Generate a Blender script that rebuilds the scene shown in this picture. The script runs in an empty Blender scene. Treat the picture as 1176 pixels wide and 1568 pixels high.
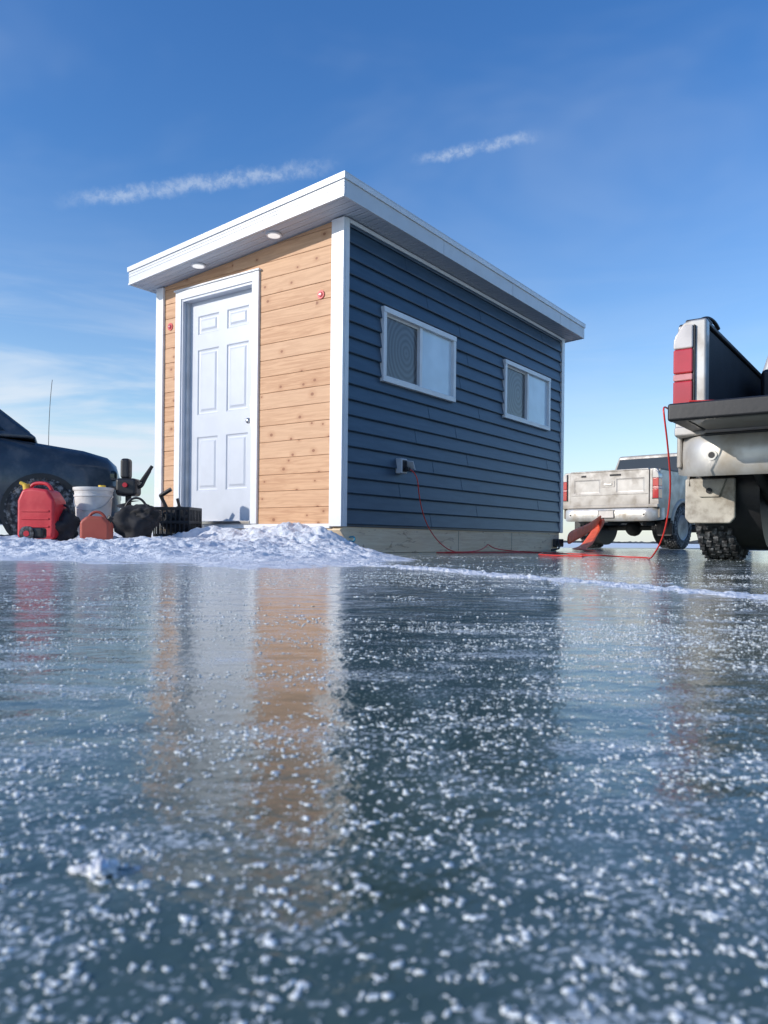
import bpy, bmesh, math, random
import numpy as np
from mathutils import Vector, Matrix
random.seed(4); rng=np.random.default_rng(7)
R=math.radians
scene=bpy.context.scene
col=scene.collection
scene.view_settings.view_transform='Standard'
scene.view_settings.look='None'
scene.view_settings.exposure=0

# ------------------------------------------------------------------ materials
def newmat(name):
    m=bpy.data.materials.new(name); m.use_nodes=True
    nt=m.node_tree; b=nt.nodes['Principled BSDF']
    return m,nt,b
def N(nt,t,**k):
    n=nt.nodes.new(t)
    for a,v in k.items(): setattr(n,a,v)
    return n
def L(nt,a,b): nt.links.new(a,b)
def math_(nt,op,a,b=None,c=None,clamp=False):
    n=N(nt,'ShaderNodeMath',operation=op); n.use_clamp=clamp
    for i,v in enumerate((a,b,c)):
        if v is None: continue
        if isinstance(v,(int,float)): n.inputs[i].default_value=v
        else: L(nt,v,n.inputs[i])
    return n.outputs[0]
def noise(nt,vec,scale,detail=3,rough=.5,dist=0):
    n=N(nt,'ShaderNodeTexNoise'); n.inputs['Scale'].default_value=scale
    n.inputs['Detail'].default_value=detail; n.inputs['Roughness'].default_value=rough
    n.inputs['Distortion'].default_value=dist
    if vec is not None: L(nt,vec,n.inputs['Vector'])
    return n.outputs['Fac']
def mapping(nt,vec,scale=(1,1,1),loc=(0,0,0),rot=(0,0,0)):
    n=N(nt,'ShaderNodeMapping'); L(nt,vec,n.inputs[0])
    n.inputs['Scale'].default_value=scale; n.inputs['Location'].default_value=loc; n.inputs['Rotation'].default_value=rot
    return n.outputs[0]
def mrange(nt,v,a,b,c=0,d=1,smooth=True):
    n=N(nt,'ShaderNodeMapRange')
    if smooth: n.interpolation_type='SMOOTHSTEP'
    L(nt,v,n.inputs[0])
    for i,x in zip((1,2,3,4),(a,b,c,d)): n.inputs[i].default_value=x
    return n.outputs[0]
def mixc(nt,f,a,b,mode='MIX'):
    n=N(nt,'ShaderNodeMix',data_type='RGBA',blend_type=mode)
    if isinstance(f,(int,float)): n.inputs[0].default_value=f
    else: L(nt,f,n.inputs[0])
    for i,v in ((6,a),(7,b)):
        if isinstance(v,tuple): n.inputs[i].default_value=(*v[:3],1)
        else: L(nt,v,n.inputs[i])
    return n.outputs[2]
def objco(nt): return N(nt,'ShaderNodeTexCoord').outputs['Object']
def bump(nt,b,h,strength=.3,dist=.01):
    n=N(nt,'ShaderNodeBump'); n.inputs['Strength'].default_value=strength; n.inputs['Distance'].default_value=dist
    L(nt,h,n.inputs['Height']); L(nt,n.outputs[0],b.inputs['Normal']); return n

def simple(name,c,rough=.5,metal=0,var=.12,vs=6,dirt=None,dirt_amt=.5,ds=3,bs=0,bscale=40,coat=0,spec=.5,dirt_low=None):
    m,nt,b=newmat(name); co=objco(nt)
    f=noise(nt,co,vs,3)
    c1=tuple(x*(1-var) for x in c); c2=tuple(min(1,x*(1+var)) for x in c)
    cc=mixc(nt,mrange(nt,f,.3,.7),c1,c2)
    if dirt:
        d=mrange(nt,noise(nt,co,ds,4,.65),.42,.7)
        d=math_(nt,'MULTIPLY',d,dirt_amt)
        if dirt_low:
            sp=N(nt,'ShaderNodeSeparateXYZ'); L(nt,co,sp.inputs[0])
            d=math_(nt,'ADD',d,mrange(nt,sp.outputs[2],dirt_low[1],dirt_low[0],0,.75),clamp=True)
        cc=mixc(nt,d,cc,dirt)
        rr=math_(nt,'MULTIPLY_ADD',d,.4,rough,clamp=True); L(nt,rr,b.inputs['Roughness'])
    else: b.inputs['Roughness'].default_value=rough
    L(nt,cc,b.inputs['Base Color'])
    b.inputs['Metallic'].default_value=metal
    b.inputs['Coat Weight'].default_value=coat
    b.inputs['Specular IOR Level'].default_value=spec
    if bs: bump(nt,b,noise(nt,co,bscale,3),bs,.005)
    return m

M={}
M['white']=simple('white_vinyl',(.76,.77,.78),.35,var=.04,dirt=(.5,.5,.48),dirt_amt=.15,ds=8)
M['fascia']=simple('fascia_white',(.62,.64,.655),.35,var=.03,dirt=(.5,.52,.52),dirt_amt=.2,ds=5)
M['door']=simple('door_paint',(.56,.59,.64),.35,var=.03,bs=.03,bscale=90)
M['metal']=simple('brushed_metal',(.6,.58,.55),.3,1)
M['rim']=simple('wheel_alloy',(.32,.32,.33),.4,.8,dirt=(.2,.19,.17),dirt_amt=.6)
M['black']=simple('black_plastic',(.018,.018,.02),.45,var=.3,bs=.1)
M['bedliner']=simple('bedliner',(.015,.016,.02),.6,var=.3,bs=.3,bscale=120)
M['rubber']=simple('rubber',(.022,.022,.024),.8,dirt=(.45,.46,.47),dirt_amt=.5,ds=22)
M['darkmetal']=simple('undercarriage',(.03,.03,.032),.7,dirt=(.15,.14,.12),dirt_amt=.5)
M['chrome']=simple('dirty_bumper',(.62,.60,.56),.34,.4,dirt=(.42,.36,.28),dirt_amt=.9,ds=3.5)
M['silver']=simple('silver_paint',(.48,.48,.47),.35,.3,dirt=(.38,.33,.27),dirt_amt=.7,ds=4,coat=.4,dirt_low=(.5,.95))
M['champagne']=simple('champagne_paint',(.43,.41,.385),.38,.2,dirt=(.36,.315,.26),dirt_amt=.85,ds=2.5,coat=.3,dirt_low=(.45,1.2))
M['carblue']=simple('car_paint',(.045,.062,.080),.3,.2,dirt=(.16,.165,.17),dirt_amt=.5,ds=4,coat=.5)
M['flap']=simple('mud_flap_cream',(.55,.51,.43),.6,dirt=(.22,.18,.14),dirt_amt=.7,ds=9)
M['redlens']=simple('red_lens',(.50,.03,.035),.15,coat=1)
M['pinklens']=simple('faded_lens',(.62,.25,.23),.2,coat=1)
M['clearlens']=simple('clear_lens',(.62,.57,.53),.15,coat=1)
M['redcan']=simple('red_plastic',(.60,.025,.04),.4,var=.15,dirt=(.5,.15,.12),dirt_amt=.3,bs=.05)
M['orangecan']=simple('faded_red_plastic',(.42,.08,.05),.5,dirt=(.25,.1,.06),dirt_amt=.5)
M['yellow']=simple('yellow_plastic',(.75,.5,.05),.4)
M['bucket']=simple('bucket_white',(.72,.71,.67),.45,dirt=(.4,.36,.3),dirt_amt=.3,ds=10)
M['cord']=simple('red_cord',(.70,.05,.04),.4)
M['strap']=simple('orange_strap',(.85,.11,.03),.6,bs=.2,bscale=200)
M['greybox']=simple('outlet_grey',(.5,.52,.54),.4)
M['bag']=simple('black_fabric',(.02,.021,.024),.8,var=.4,bs=.5,bscale=25)
M['teal']=simple('hook_paint',(.05,.3,.4),.4)

def glass(name,c,rough=.05,rings=False):
    m,nt,b=newmat(name); b.inputs['Roughness'].default_value=rough
    co=objco(nt)
    if rings:
        w=N(nt,'ShaderNodeTexWave',wave_type='RINGS',rings_direction='Y'); w.inputs['Scale'].default_value=6
        w.inputs['Distortion'].default_value=1.6; w.inputs['Detail'].default_value=2
        L(nt,mapping(nt,co,(1,1,.8),(-.1,0,0)),w.inputs[0])
        cc=mixc(nt,w.outputs['Fac'],tuple(x*.75 for x in c),tuple(x*1.5 for x in c))
    else:
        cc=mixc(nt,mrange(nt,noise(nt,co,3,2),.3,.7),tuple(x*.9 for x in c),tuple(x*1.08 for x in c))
    L(nt,cc,b.inputs['Base Color'])
    b.inputs['Specular IOR Level'].default_value=.9 if not rings else .5
    return m
M['glass_dark']=glass('window_screen',(.085,.092,.100),.2,True)
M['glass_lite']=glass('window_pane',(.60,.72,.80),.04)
M['carglass']=glass('car_glass',(.012,.020,.019),.03)

m,nt,b=newmat('blue_siding'); co=objco(nt)
f=noise(nt,mapping(nt,co,(1.2,1,9)),2.5,3)
cc=mixc(nt,mrange(nt,f,.3,.7),(.026,.057,.096),(.039,.078,.122))
L(nt,cc,b.inputs['Base Color']); b.inputs['Roughness'].default_value=.38
bump(nt,b,noise(nt,mapping(nt,co,(3,1,60)),8,2),.12,.003)
M['siding']=m
# wood
m,nt,b=newmat('cedar_planks'); co=objco(nt)
at=N(nt,'ShaderNodeAttribute',attribute_name='tone'); tone=at.outputs['Fac']
off=N(nt,'ShaderNodeCombineXYZ'); L(nt,math_(nt,'MULTIPLY',tone,37),off.inputs[1]); L(nt,math_(nt,'MULTIPLY',tone,11),off.inputs[0])
va=N(nt,'ShaderNodeVectorMath',operation='ADD'); L(nt,co,va.inputs[0]); L(nt,off.outputs[0],va.inputs[1]); v=va.outputs[0]
g1=noise(nt,mapping(nt,v,(3,1.0,16)),2.6,4,.6,.9)
g2=noise(nt,mapping(nt,v,(3,2.5,120)),2,3,.5,.3)
base=mixc(nt,mrange(nt,g1,.34,.66),(.66,.39,.215),(.50,.262,.130))
base=mixc(nt,math_(nt,'MULTIPLY',g2,.18),base,(.36,.17,.08))
base=mixc(nt,mrange(nt,tone,0,1,0,.5,False),base,(.63,.40,.24))
vo=N(nt,'ShaderNodeTexVoronoi',voronoi_dimensions='2D'); vo.inputs['Scale'].default_value=5.2
sx=N(nt,'ShaderNodeSeparateXYZ'); L(nt,v,sx.inputs[0])
cb=N(nt,'ShaderNodeCombineXYZ'); L(nt,sx.outputs[1],cb.inputs[0]); L(nt,math_(nt,'MULTIPLY',sx.outputs[2],1.3),cb.inputs[1]); L(nt,cb.outputs[0],vo.inputs['Vector'])
spc=N(nt,'ShaderNodeSeparateColor'); L(nt,vo.outputs['Color'],spc.inputs[0])
sel=mrange(nt,spc.outputs[0],.50,.52)
ksz=mrange(nt,spc.outputs[1],0,1,.6,1.3,False)
vd=math_(nt,'DIVIDE',vo.outputs['Distance'],ksz)
kn=math_(nt,'MULTIPLY',mrange(nt,vd,.10,.05),sel)
ring=math_(nt,'MULTIPLY',mrange(nt,vd,.30,.07),sel)
base=mixc(nt,math_(nt,'MULTIPLY',ring,.38),base,(.40,.17,.07))
base=mixc(nt,math_(nt,'MULTIPLY',kn,.8),base,(.22,.075,.03))
L(nt,base,b.inputs['Base Color']); b.inputs['Roughness'].default_value=.6
bump(nt,b,g2,.12,.002)
M['wood']=m
M['groove']=simple('plank_groove',(.16,.075,.035),.8)
m,nt,b=newmat('weathered_skid'); co=objco(nt)
g=noise(nt,mapping(nt,co,(1,3,14)),2.5,5,.65,.8)
cc=mixc(nt,mrange(nt,g,.3,.7),(.80,.62,.41),(.94,.78,.56))
st=mrange(nt,noise(nt,mapping(nt,co,(2.2,2,7)),2.2,4,.6,1.5),.60,.68)
cc=mixc(nt,math_(nt,'MULTIPLY',st,.6),cc,(.38,.23,.13))
L(nt,cc,b.inputs['Base Color']); b.inputs['Roughness'].default_value=.8
bump(nt,b,g,.3,.01); M['skid']=m
m,nt,b=newmat('vented_soffit'); co=objco(nt)
w=N(nt,'ShaderNodeTexWave',wave_type='BANDS',bands_direction='X'); w.inputs['Scale'].default_value=4.2; L(nt,co,w.inputs[0])
b.inputs['Base Color'].default_value=(.54,.57,.61,1); b.inputs['Roughness'].default_value=.5
bump(nt,b,mrange(nt,w.outputs['Fac'],.0,.25),.8,.008); M['soffit']=m
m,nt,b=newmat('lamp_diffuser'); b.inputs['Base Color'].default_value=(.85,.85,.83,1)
b.inputs['Emission Color'].default_value=(1,.98,.94,1); b.inputs['Emission Strength'].default_value=.6; M['lamp']=m  # faint glow added so the unlit lens reads bright white under the shaded soffit
m,nt,b=newmat('snow'); co=objco(nt)
cc=mixc(nt,mrange(nt,noise(nt,co,9,4,.6),.35,.7),(.76,.80,.85),(.91,.92,.93))
L(nt,cc,b.inputs['Base Color']); b.inputs['Roughness'].default_value=.55
bump(nt,b,noise(nt,co,38,4,.75),.8,.02); M['snow']=m
m,nt,b=newmat('frost_grain'); b.inputs['Base Color'].default_value=(.80,.84,.85,1); b.inputs['Roughness'].default_value=.35; M['grain']=m

# ice
m,nt,b=newmat('lake_ice'); co=objco(nt)
flat=co
ln=N(nt,'ShaderNodeVectorMath',operation='LENGTH'); L(nt,flat,ln.inputs[0]); dist=ln.outputs['Value']
big=noise(nt,mapping(nt,flat,(1,1,1),rot=(0,0,.4)),2.2,4,.6,.8)
body=mixc(nt,mrange(nt,big,.34,.68),(.046,.080,.064),(.100,.145,.128))
mid=noise(nt,mapping(nt,flat,(1,2.4,1),rot=(0,0,-.25)),9,5,.7,.6)
body=mixc(nt,math_(nt,'MULTIPLY',mrange(nt,mid,.5,.74),.36),body,(.30,.35,.35))
n1=noise(nt,flat,330,2,.6,.3)
dens=math_(nt,'ADD',math_(nt,'MULTIPLY',math_(nt,'SUBTRACT',mid,.5),.75),math_(nt,'MULTIPLY',math_(nt,'SUBTRACT',big,.5),.3))
speck=mrange(nt,math_(nt,'ADD',n1,dens),.59,.65)
n3=noise(nt,flat,95,3,.65,.2)
speck2=mrange(nt,math_(nt,'ADD',n3,math_(nt,'MULTIPLY',dens,.8)),.65,.71)
speck=math_(nt,'MAXIMUM',math_(nt,'MULTIPLY',speck,.6),math_(nt,'MULTIPLY',speck2,.65))
far=mrange(nt,dist,11,26)
patch=mrange(nt,math_(nt,'ADD',noise(nt,mapping(nt,flat,(.35,.8,1)),.8,4,.6),math_(nt,'MULTIPLY',far,.6)),.62,.75)
sn=math_(nt,'MAXIMUM',math_(nt,'MULTIPLY',patch,math_(nt,'GREATER_THAN',dist,6)),speck,clamp=True)
cc=mixc(nt,sn,body,(.82,.86,.87))
L(nt,cc,b.inputs['Base Color'])
rg=math_(nt,'MULTIPLY_ADD',mrange(nt,mid,.35,.75),.10,.04)
rg=math_(nt,'MULTIPLY_ADD',sn,.5,rg,clamp=True); L(nt,rg,b.inputs['Roughness'])
b.inputs['IOR'].default_value=1.45
h=math_(nt,'ADD',math_(nt,'MULTIPLY',n3,.40),math_(nt,'MULTIPLY',noise(nt,mapping(nt,flat,(1,1.6,1)),11,2,.5),2.0))
bump(nt,b,h,.42,.0032)
M['ice']=m

# ------------------------------------------------------------------ mesh helpers
def empty(name,loc=(0,0,0),rz=0,sc=1):
    e=bpy.data.objects.new(name,None); e.empty_display_size=.2
    e.location=loc; e.rotation_euler=(0,0,rz); e.scale=(sc,)*3; col.objects.link(e); return e
def mk(name,v,f,mat,parent=None,smooth=False,bevel=0,seg=2,loc=None,rot=None):
    me=bpy.data.meshes.new(name); me.from_pydata([tuple(p) for p in v],[],f); me.update()
    bm=bmesh.new(); bm.from_mesh(me); bmesh.ops.recalc_face_normals(bm,faces=bm.faces); bm.to_mesh(me); bm.free()
    o=bpy.data.objects.new(name,me); col.objects.link(o)
    if mat: me.materials.append(M[mat] if isinstance(mat,str) else mat)
    if smooth: me.polygons.foreach_set('use_smooth',[True]*len(me.polygons))
    if bevel:
        md=o.modifiers.new('bevel','BEVEL'); md.width=bevel; md.segments=seg; md.limit_method='ANGLE'; md.angle_limit=R(30)
        if smooth is False and seg>1: 
            me.polygons.foreach_set('use_smooth',[True]*len(me.polygons))
            md.harden_normals=True
    if parent: o.parent=parent
    if loc: o.location=loc
    if rot: o.rotation_euler=rot
    return o
BF=[(0,1,2,3),(7,6,5,4),(0,4,5,1),(1,5,6,2),(2,6,7,3),(3,7,4,0)]
def box(name,p,x,y,z,mat,bevel=0,**k):
    v=[(x[0],y[0],z[0]),(x[1],y[0],z[0]),(x[1],y[1],z[0]),(x[0],y[1],z[0]),(x[0],y[0],z[1]),(x[1],y[0],z[1]),(x[1],y[1],z[1]),(x[0],y[1],z[1])]
    return mk(name,v,BF,mat,p,bevel=bevel,**k)
def prism(name,p,pts,axis,lo,hi,mat,bevel=0,**k):
    def c(a,b,t): return {'x':(t,a,b),'y':(a,t,b),'z':(a,b,t)}[axis]
    n=len(pts); v=[c(a,b,lo) for a,b in pts]+[c(a,b,hi) for a,b in pts]
    f=[tuple(range(n)),tuple(range(2*n-1,n-1,-1))]+[(i,(i+1)%n,n+(i+1)%n,n+i) for i in range(n)]
    return mk(name,v,f,mat,p,bevel=bevel,**k)
def revolve(name,p,prof,axis,mat,n=40,loc=(0,0,0),closed=False,smooth=True,**k):
    v=[];m=len(prof)
    for i in range(n):
        a=2*math.pi*i/n; c,s=math.cos(a),math.sin(a)
        for r,t in prof: v.append({'y':(r*c,t,r*s),'z':(r*c,r*s,t),'x':(t,r*c,r*s)}[axis])
    f=[]
    for i in range(n):
        j=(i+1)%n
        for q in range(m if closed else m-1):
            q2=(q+1)%m; f.append((i*m+q,i*m+q2,j*m+q2,j*m+q))
    if not closed:
        if prof[0][0]>1e-4: f.append(tuple(i*m for i in range(n)))
        if prof[-1][0]>1e-4: f.append(tuple(i*m+m-1 for i in range(n)))
    o=mk(name,v,f,mat,p,smooth=False,loc=loc,**k)
    if smooth:
        me=o.data; me.polygons.foreach_set('use_smooth',[True]*len(me.polygons))
        md=o.modifiers.new('es','EDGE_SPLIT'); md.split_angle=R(35)
    return o
def tube(name,p,pts,r,mat,res=3,cyc=False):
    cu=bpy.data.curves.new(name,'CURVE'); cu.dimensions='3D'; cu.bevel_depth=r; cu.bevel_resolution=res; cu.use_fill_caps=True
    s=cu.splines.new('NURBS'); s.points.add(len(pts)-1)
    for q,pt in zip(s.points,pts): q.co=(*pt,1)
    s.use_endpoint_u=True; s.order_u=3; s.resolution_u=6; s.use_cyclic_u=cyc
    cu.materials.append(M[mat]); o=bpy.data.objects.new(name,cu); col.objects.link(o)
    if p: o.parent=p
    return o
def rod(name,p,a,b,r,mat,r2=None,n=14):
    a=Vector(a);b=Vector(b);d=(b-a); q=d.to_track_quat('Z','Y'); r2=r if r2 is None else r2
    v=[];
    for i in range(n):
        t=2*math.pi*i/n; v.append(a+q@Vector((r*math.cos(t),r*math.sin(t),0)))
    for i in range(n):
        t=2*math.pi*i/n; v.append(a+q@Vector((r2*math.cos(t),r2*math.sin(t),d.length)))
    f=[tuple(range(n)),tuple(range(2*n-1,n-1,-1))]+[(i,(i+1)%n,n+(i+1)%n,n+i) for i in range(n)]
    o=mk(name,v,f,mat,p); me=o.data
    me.polygons.foreach_set('use_smooth',[True]*len(me.polygons)); md=o.modifiers.new('es','EDGE_SPLIT'); md.split_angle=R(35)
    return o
def blob(name,p,c,s,mat,amp=.15,seed=0,freq=3):
    bm=bmesh.new(); bmesh.ops.create_icosphere(bm,subdivisions=4,radius=1)
    from mathutils import noise as mn
    for v in bm.verts:
        k=1+amp*mn.fractal(v.co*freq+Vector((seed*7.1,0,0)),1,2,4)
        v.co=Vector((v.co.x*s[0]*k+c[0],v.co.y*s[1]*k+c[1],v.co.z*s[2]*k+c[2]))
    me=bpy.data.meshes.new(name); bm.to_mesh(me); bm.free(); me.materials.append(M[mat])
    me.polygons.foreach_set('use_smooth',[True]*len(me.polygons))
    o=bpy.data.objects.new(name,me); col.objects.link(o)
    if p: o.parent=p
    return o
def paneled(name,p,conv,ys,zs,cells,rings,mat,back):
    v=[];f=[]
    def quad(pts):
        i=len(v); v.extend(pts); f.append((i,i+1,i+2,i+3))
    for a in range(len(ys)-1):
        for c in range(len(zs)-1):
            y0,y1,z0,z1=ys[a],ys[a+1],zs[c],zs[c+1]
            rect=lambda i,d:[conv(y0+i,z0+i,d),conv(y1-i,z0+i,d),conv(y1-i,z1-i,d),conv(y0+i,z1-i,d)]
            if (a,c) in cells:
                prev=rect(0,0)
                for i,d in rings:
                    cur=rect(i,d)
                    for k in range(4): quad([prev[k],prev[(k+1)%4],cur[(k+1)%4],cur[k]])
                    prev=cur
                quad(prev)
            else: quad(rect(0,0))
    y0,y1,z0,z1=ys[0],ys[-1],zs[0],zs[-1]
    A=[conv(y0,z0,0),conv(y1,z0,0),conv(y1,z1,0),conv(y0,z1,0)]; B=[conv(y0,z0,back),conv(y1,z0,back),conv(y1,z1,back),conv(y0,z1,back)]
    for k in range(4): quad([A[k],A[(k+1)%4],B[(k+1)%4],B[k]])
    quad(B)
    me=bpy.data.meshes.new(name); me.from_pydata([tuple(q) for q in v],[],f)
    bm=bmesh.new(); bm.from_mesh(me); bmesh.ops.remove_doubles(bm,verts=bm.verts,dist=1e-4); bmesh.ops.recalc_face_normals(bm,faces=bm.faces); bm.to_mesh(me); bm.free()
    me.materials.append(M[mat]); o=bpy.data.objects.new(name,me); col.objects.link(o); o.parent=p; return o

# ------------------------------------------------------------------ camera
CAMH=.105
cam=bpy.data.cameras.new('camera'); co_=bpy.data.objects.new('camera',cam); col.objects.link(co_)
co_.location=(0,0,CAMH); co_.rotation_euler=(R(90),R(-.6),0)
cam.sensor_fit='VERTICAL'; cam.sensor_height=36; cam.sensor_width=27; cam.lens=1178/1568*36; cam.shift_y=.028
cam.clip_start=.02; cam.clip_end=8000
cam.dof.use_dof=True; cam.dof.focus_distance=6; cam.dof.aperture_fstop=17
scene.camera=co_

# ------------------------------------------------------------------ light + sky
sd=Vector((-.93,-.36,0)).normalized(); EL=R(21)
sunv=Vector((sd.x*math.cos(EL),sd.y*math.cos(EL),math.sin(EL)))
sl=bpy.data.lights.new('sun','SUN'); sl.energy=3.6; sl.angle=R(.5); sl.color=(1,.93,.84)
so=bpy.data.objects.new('sun',sl); so.rotation_euler=sunv.to_track_quat('Z','Y').to_euler(); col.objects.link(so)
w=bpy.data.worlds.new('World'); scene.world=w; w.use_nodes=True; nt=w.node_tree
bg=nt.nodes['Background']; bg.inputs[1].default_value=.15
sky=N(nt,'ShaderNodeTexSky',sky_type='NISHITA'); sky.sun_disc=False; sky.sun_elevation=EL; sky.sun_rotation=math.atan2(sd.x,sd.y)%(2*math.pi)
sky.air_density=1.15; sky.dust_density=.3; sky.ozone_density=2.6; sky.altitude=300
hs=N(nt,'ShaderNodeHueSaturation'); hs.inputs['Hue'].default_value=.512; hs.inputs['Saturation'].default_value=1.30; hs.inputs['Value'].default_value=1.30; L(nt,sky.outputs[0],hs.inputs['Color'])
D=N(nt,'ShaderNodeTexCoord').outputs['Generated']
def pxdir(x,y): return Vector(((x-588)/1178,1,(828-y)/1178)).normalized()
def dotn(vec,c):
    n=N(nt,'ShaderNodeVectorMath',operation='DOT_PRODUCT'); L(nt,vec,n.inputs[0]); n.inputs[1].default_value=c; return n.outputs['Value']
warp=noise(nt,D,30,4,.7)
def contrail(a,b_,half,wid):
    d1,d2=pxdir(*a),pxdir(*b_); n=d1.cross(d2).normalized(); mid=(d1+d2).normalized()
    dd=math_(nt,'ADD',dotn(D,n),math_(nt,'MULTIPLY',math_(nt,'SUBTRACT',warp,.5),wid*2.0))
    dd=math_(nt,'ABSOLUTE',dd)
    core=mrange(nt,dd,wid,0)
    win=mrange(nt,dotn(D,mid),math.cos(R(half)),math.cos(R(half*.4)))
    return math_(nt,'MULTIPLY',core,win)
c1=contrail((170,302),(430,266),10,.012)
c2=contrail((660,238),(785,212),4.6,.009)
puff=mrange(nt,noise(nt,D,75,4,.7),.34,.64,.25,1)
cc12=math_(nt,'MULTIPLY',math_(nt,'MAXIMUM',c1,c2),puff)
sepn=N(nt,'ShaderNodeSeparateXYZ'); L(nt,D,sepn.inputs[0]); X,Y,Z=sepn.outputs
low=noise(nt,mapping(nt,D,(1.2,1.2,9),(2.3,0,.4),(0,R(-10),0)),2.2,5,.55,.6)
band=math_(nt,'MULTIPLY',mrange(nt,Z,.0,.06,.5,1),mrange(nt,Z,.34,.10))
left=mrange(nt,X,.15,-.30,.12,1)
c3=math_(nt,'MULTIPLY',math_(nt,'MULTIPLY',mrange(nt,low,.40,.64),band),left)
veil=math_(nt,'MULTIPLY',mrange(nt,low,.3,.7,.6,1),mrange(nt,Z,.42,.0,0,.34,False))
hi=math_(nt,'MULTIPLY',mrange(nt,noise(nt,mapping(nt,D,(1,1,2.2),(4,1,2),(0,R(25),0)),2.0,4,.6,.5),.45,.8),mrange(nt,Z,.1,.3,0,.12))
haze=mrange(nt,Z,.14,-.005,0,.62)
cl=math_(nt,'ADD',math_(nt,'MULTIPLY',cc12,.38),math_(nt,'MULTIPLY',c3,.80))
cl=math_(nt,'ADD',cl,veil); cl=math_(nt,'ADD',cl,hi,clamp=True)
skyc=mixc(nt,haze,hs.outputs[0],(3.7,4.6,5.9))
skyc=mixc(nt,cl,skyc,(5.0,5.6,6.3))
L(nt,skyc,bg.inputs[0])

# ------------------------------------------------------------------ ground
S=4000
ice=mk('lake_ice',[(-S,-S,0),(S,-S,0),(S,S,0),(-S,S,0)],[(0,1,2,3)],'ice')

def vnoise(x,y,seed):
    xi=np.floor(x).astype(np.int64); yi=np.floor(y).astype(np.int64); xf=x-xi; yf=y-yi
    def hsh(a,b):
        n=(a*374761393+b*668265263+seed*144269)&0xffffffff; n=((n^(n>>13))*1274126177)&0xffffffff; n=n^(n>>16); return (n&0xffff)/65535.
    u=xf*xf*(3-2*xf); v=yf*yf*(3-2*yf)
    return (hsh(xi,yi)*(1-u)+hsh(xi+1,yi)*u)*(1-v)+(hsh(xi,yi+1)*(1-u)+hsh(xi+1,yi+1)*u)*v
def fbm(x,y,s,o=5,seed=1,g=.55):
    t=0;a=1;n=0
    for i in range(o):
        t=t+a*vnoise(x*s+i*17.3,y*s-i*9.1,seed+i); n+=a; a*=g; s*=2.05
    return t/n
def ss(a,b,x):
    t=np.clip((x-a)/(b-a),0,1); return t*t*(3-2*t)
def heightmesh(name,X,Y,Zv,mat):
    ny,nx=X.shape; v=np.stack([X,Y,Zv],-1).reshape(-1,3)
    idx=np.arange(ny*nx).reshape(ny,nx)
    q=np.stack([idx[:-1,:-1],idx[:-1,1:],idx[1:,1:],idx[1:,:-1]],-1).reshape(-1,4)
    keep=(v[q][:,:,2].max(1)>-.001); q=q[keep]
    me=bpy.data.meshes.new(name); me.vertices.add(len(v)); me.vertices.foreach_set('co',v.ravel())
    me.loops.add(q.size); me.loops.foreach_set('vertex_index',q.ravel()); me.polygons.add(len(q))
    me.polygons.foreach_set('loop_start',np.arange(0,q.size,4)); me.polygons.foreach_set('loop_total',np.full(len(q),4))
    me.polygons.foreach_set('use_smooth',np.ones(len(q),bool)); me.update(calc_edges=True); me.validate()
    me.materials.append(M[mat]); o=bpy.data.objects.new(name,me); col.objects.link(o); return o

TH=R(54.5); ct,st_=math.cos(TH),math.sin(TH); CX,CY=-.357,6.19
xs=np.linspace(-7,.45,760); ys=np.linspace(2.3,10,620); GX,GY=np.meshgrid(xs,ys)
lx=(GX-CX)*ct+(GY-CY)*st_; ly=-(GX-CX)*st_+(GY-CY)*ct
f1=fbm(GX,GY,1.3,5,3); f2=fbm(GX,GY,4.5,4,11,.5); f3=fbm(GX,GY,15,5,23,.62)
f4=1-np.abs(2*fbm(GX,GY,7,4,61,.55)-1)
bank=ss(3.4,5.6,GY+.35*(f1-.5)*4)*.066*ss(.1,-.5,GX+(GY-5.5)*.2)
dfront=-lx; pile=np.exp(-((dfront-.20)/.30)**2)*ss(-.42,.05,ly)*ss(3.2,2.4,ly)*.100*(.75+.5*ss(1.9,.3,ly))*(dfront>-.2)
h=np.maximum(bank,0)+pile
thin=ss(2.4,4.2,GY+(f1-.5)*3)*ss(.45,-.6,GX)*.028
h=h+thin
h=h*(.65+.6*f2)+(f2-.5)*.035*np.clip(h*14,0,1)+(f3-.5)*.045*np.clip(h*20,0,1)+(f4-.75)*.045*np.clip(h*12,0,1)-.010
inside=(lx>.06)&(ly>.0)&(ly<2.25)&(lx<4.5); h=np.where(inside,np.minimum(h,.02),h)
h=np.where(-ly>0,h*ss(.35,.0,lx)+(-.02)*ss(0,.35,lx),h)
heightmesh('snow_bank',GX,GY,h,'snow')
a=np.array([-.95,5.17]); bb=np.array([1.25,.50]); dv=bb-a; Ln=np.hypot(*dv); dv/=Ln; nn=np.array([-dv[1],dv[0]])
t=np.linspace(0,Ln,1300); q=np.linspace(-.22,.22,100); T,Q=np.meshgrid(t,q)
wob=(fbm(T,T*0,1.2,3,5)-.5)*.14
SX=a[0]+dv[0]*T+nn[0]*(Q+wob); SY=a[1]+dv[1]*T+nn[1]*(Q+wob)
wd=.045+.07*fbm(T,T*0+3,2.3,3,77)
hh=np.exp(-(Q/wd)**2)*.42+fbm(SX,SY,30,5,31,.7)*1.1-.84
hh=np.clip(hh,-.2,.5)*.024*(.35+.65*ss(0,Ln*.5,Ln-T)) 
heightmesh('snow_ridge',SX,SY,hh,'snow')

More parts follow.
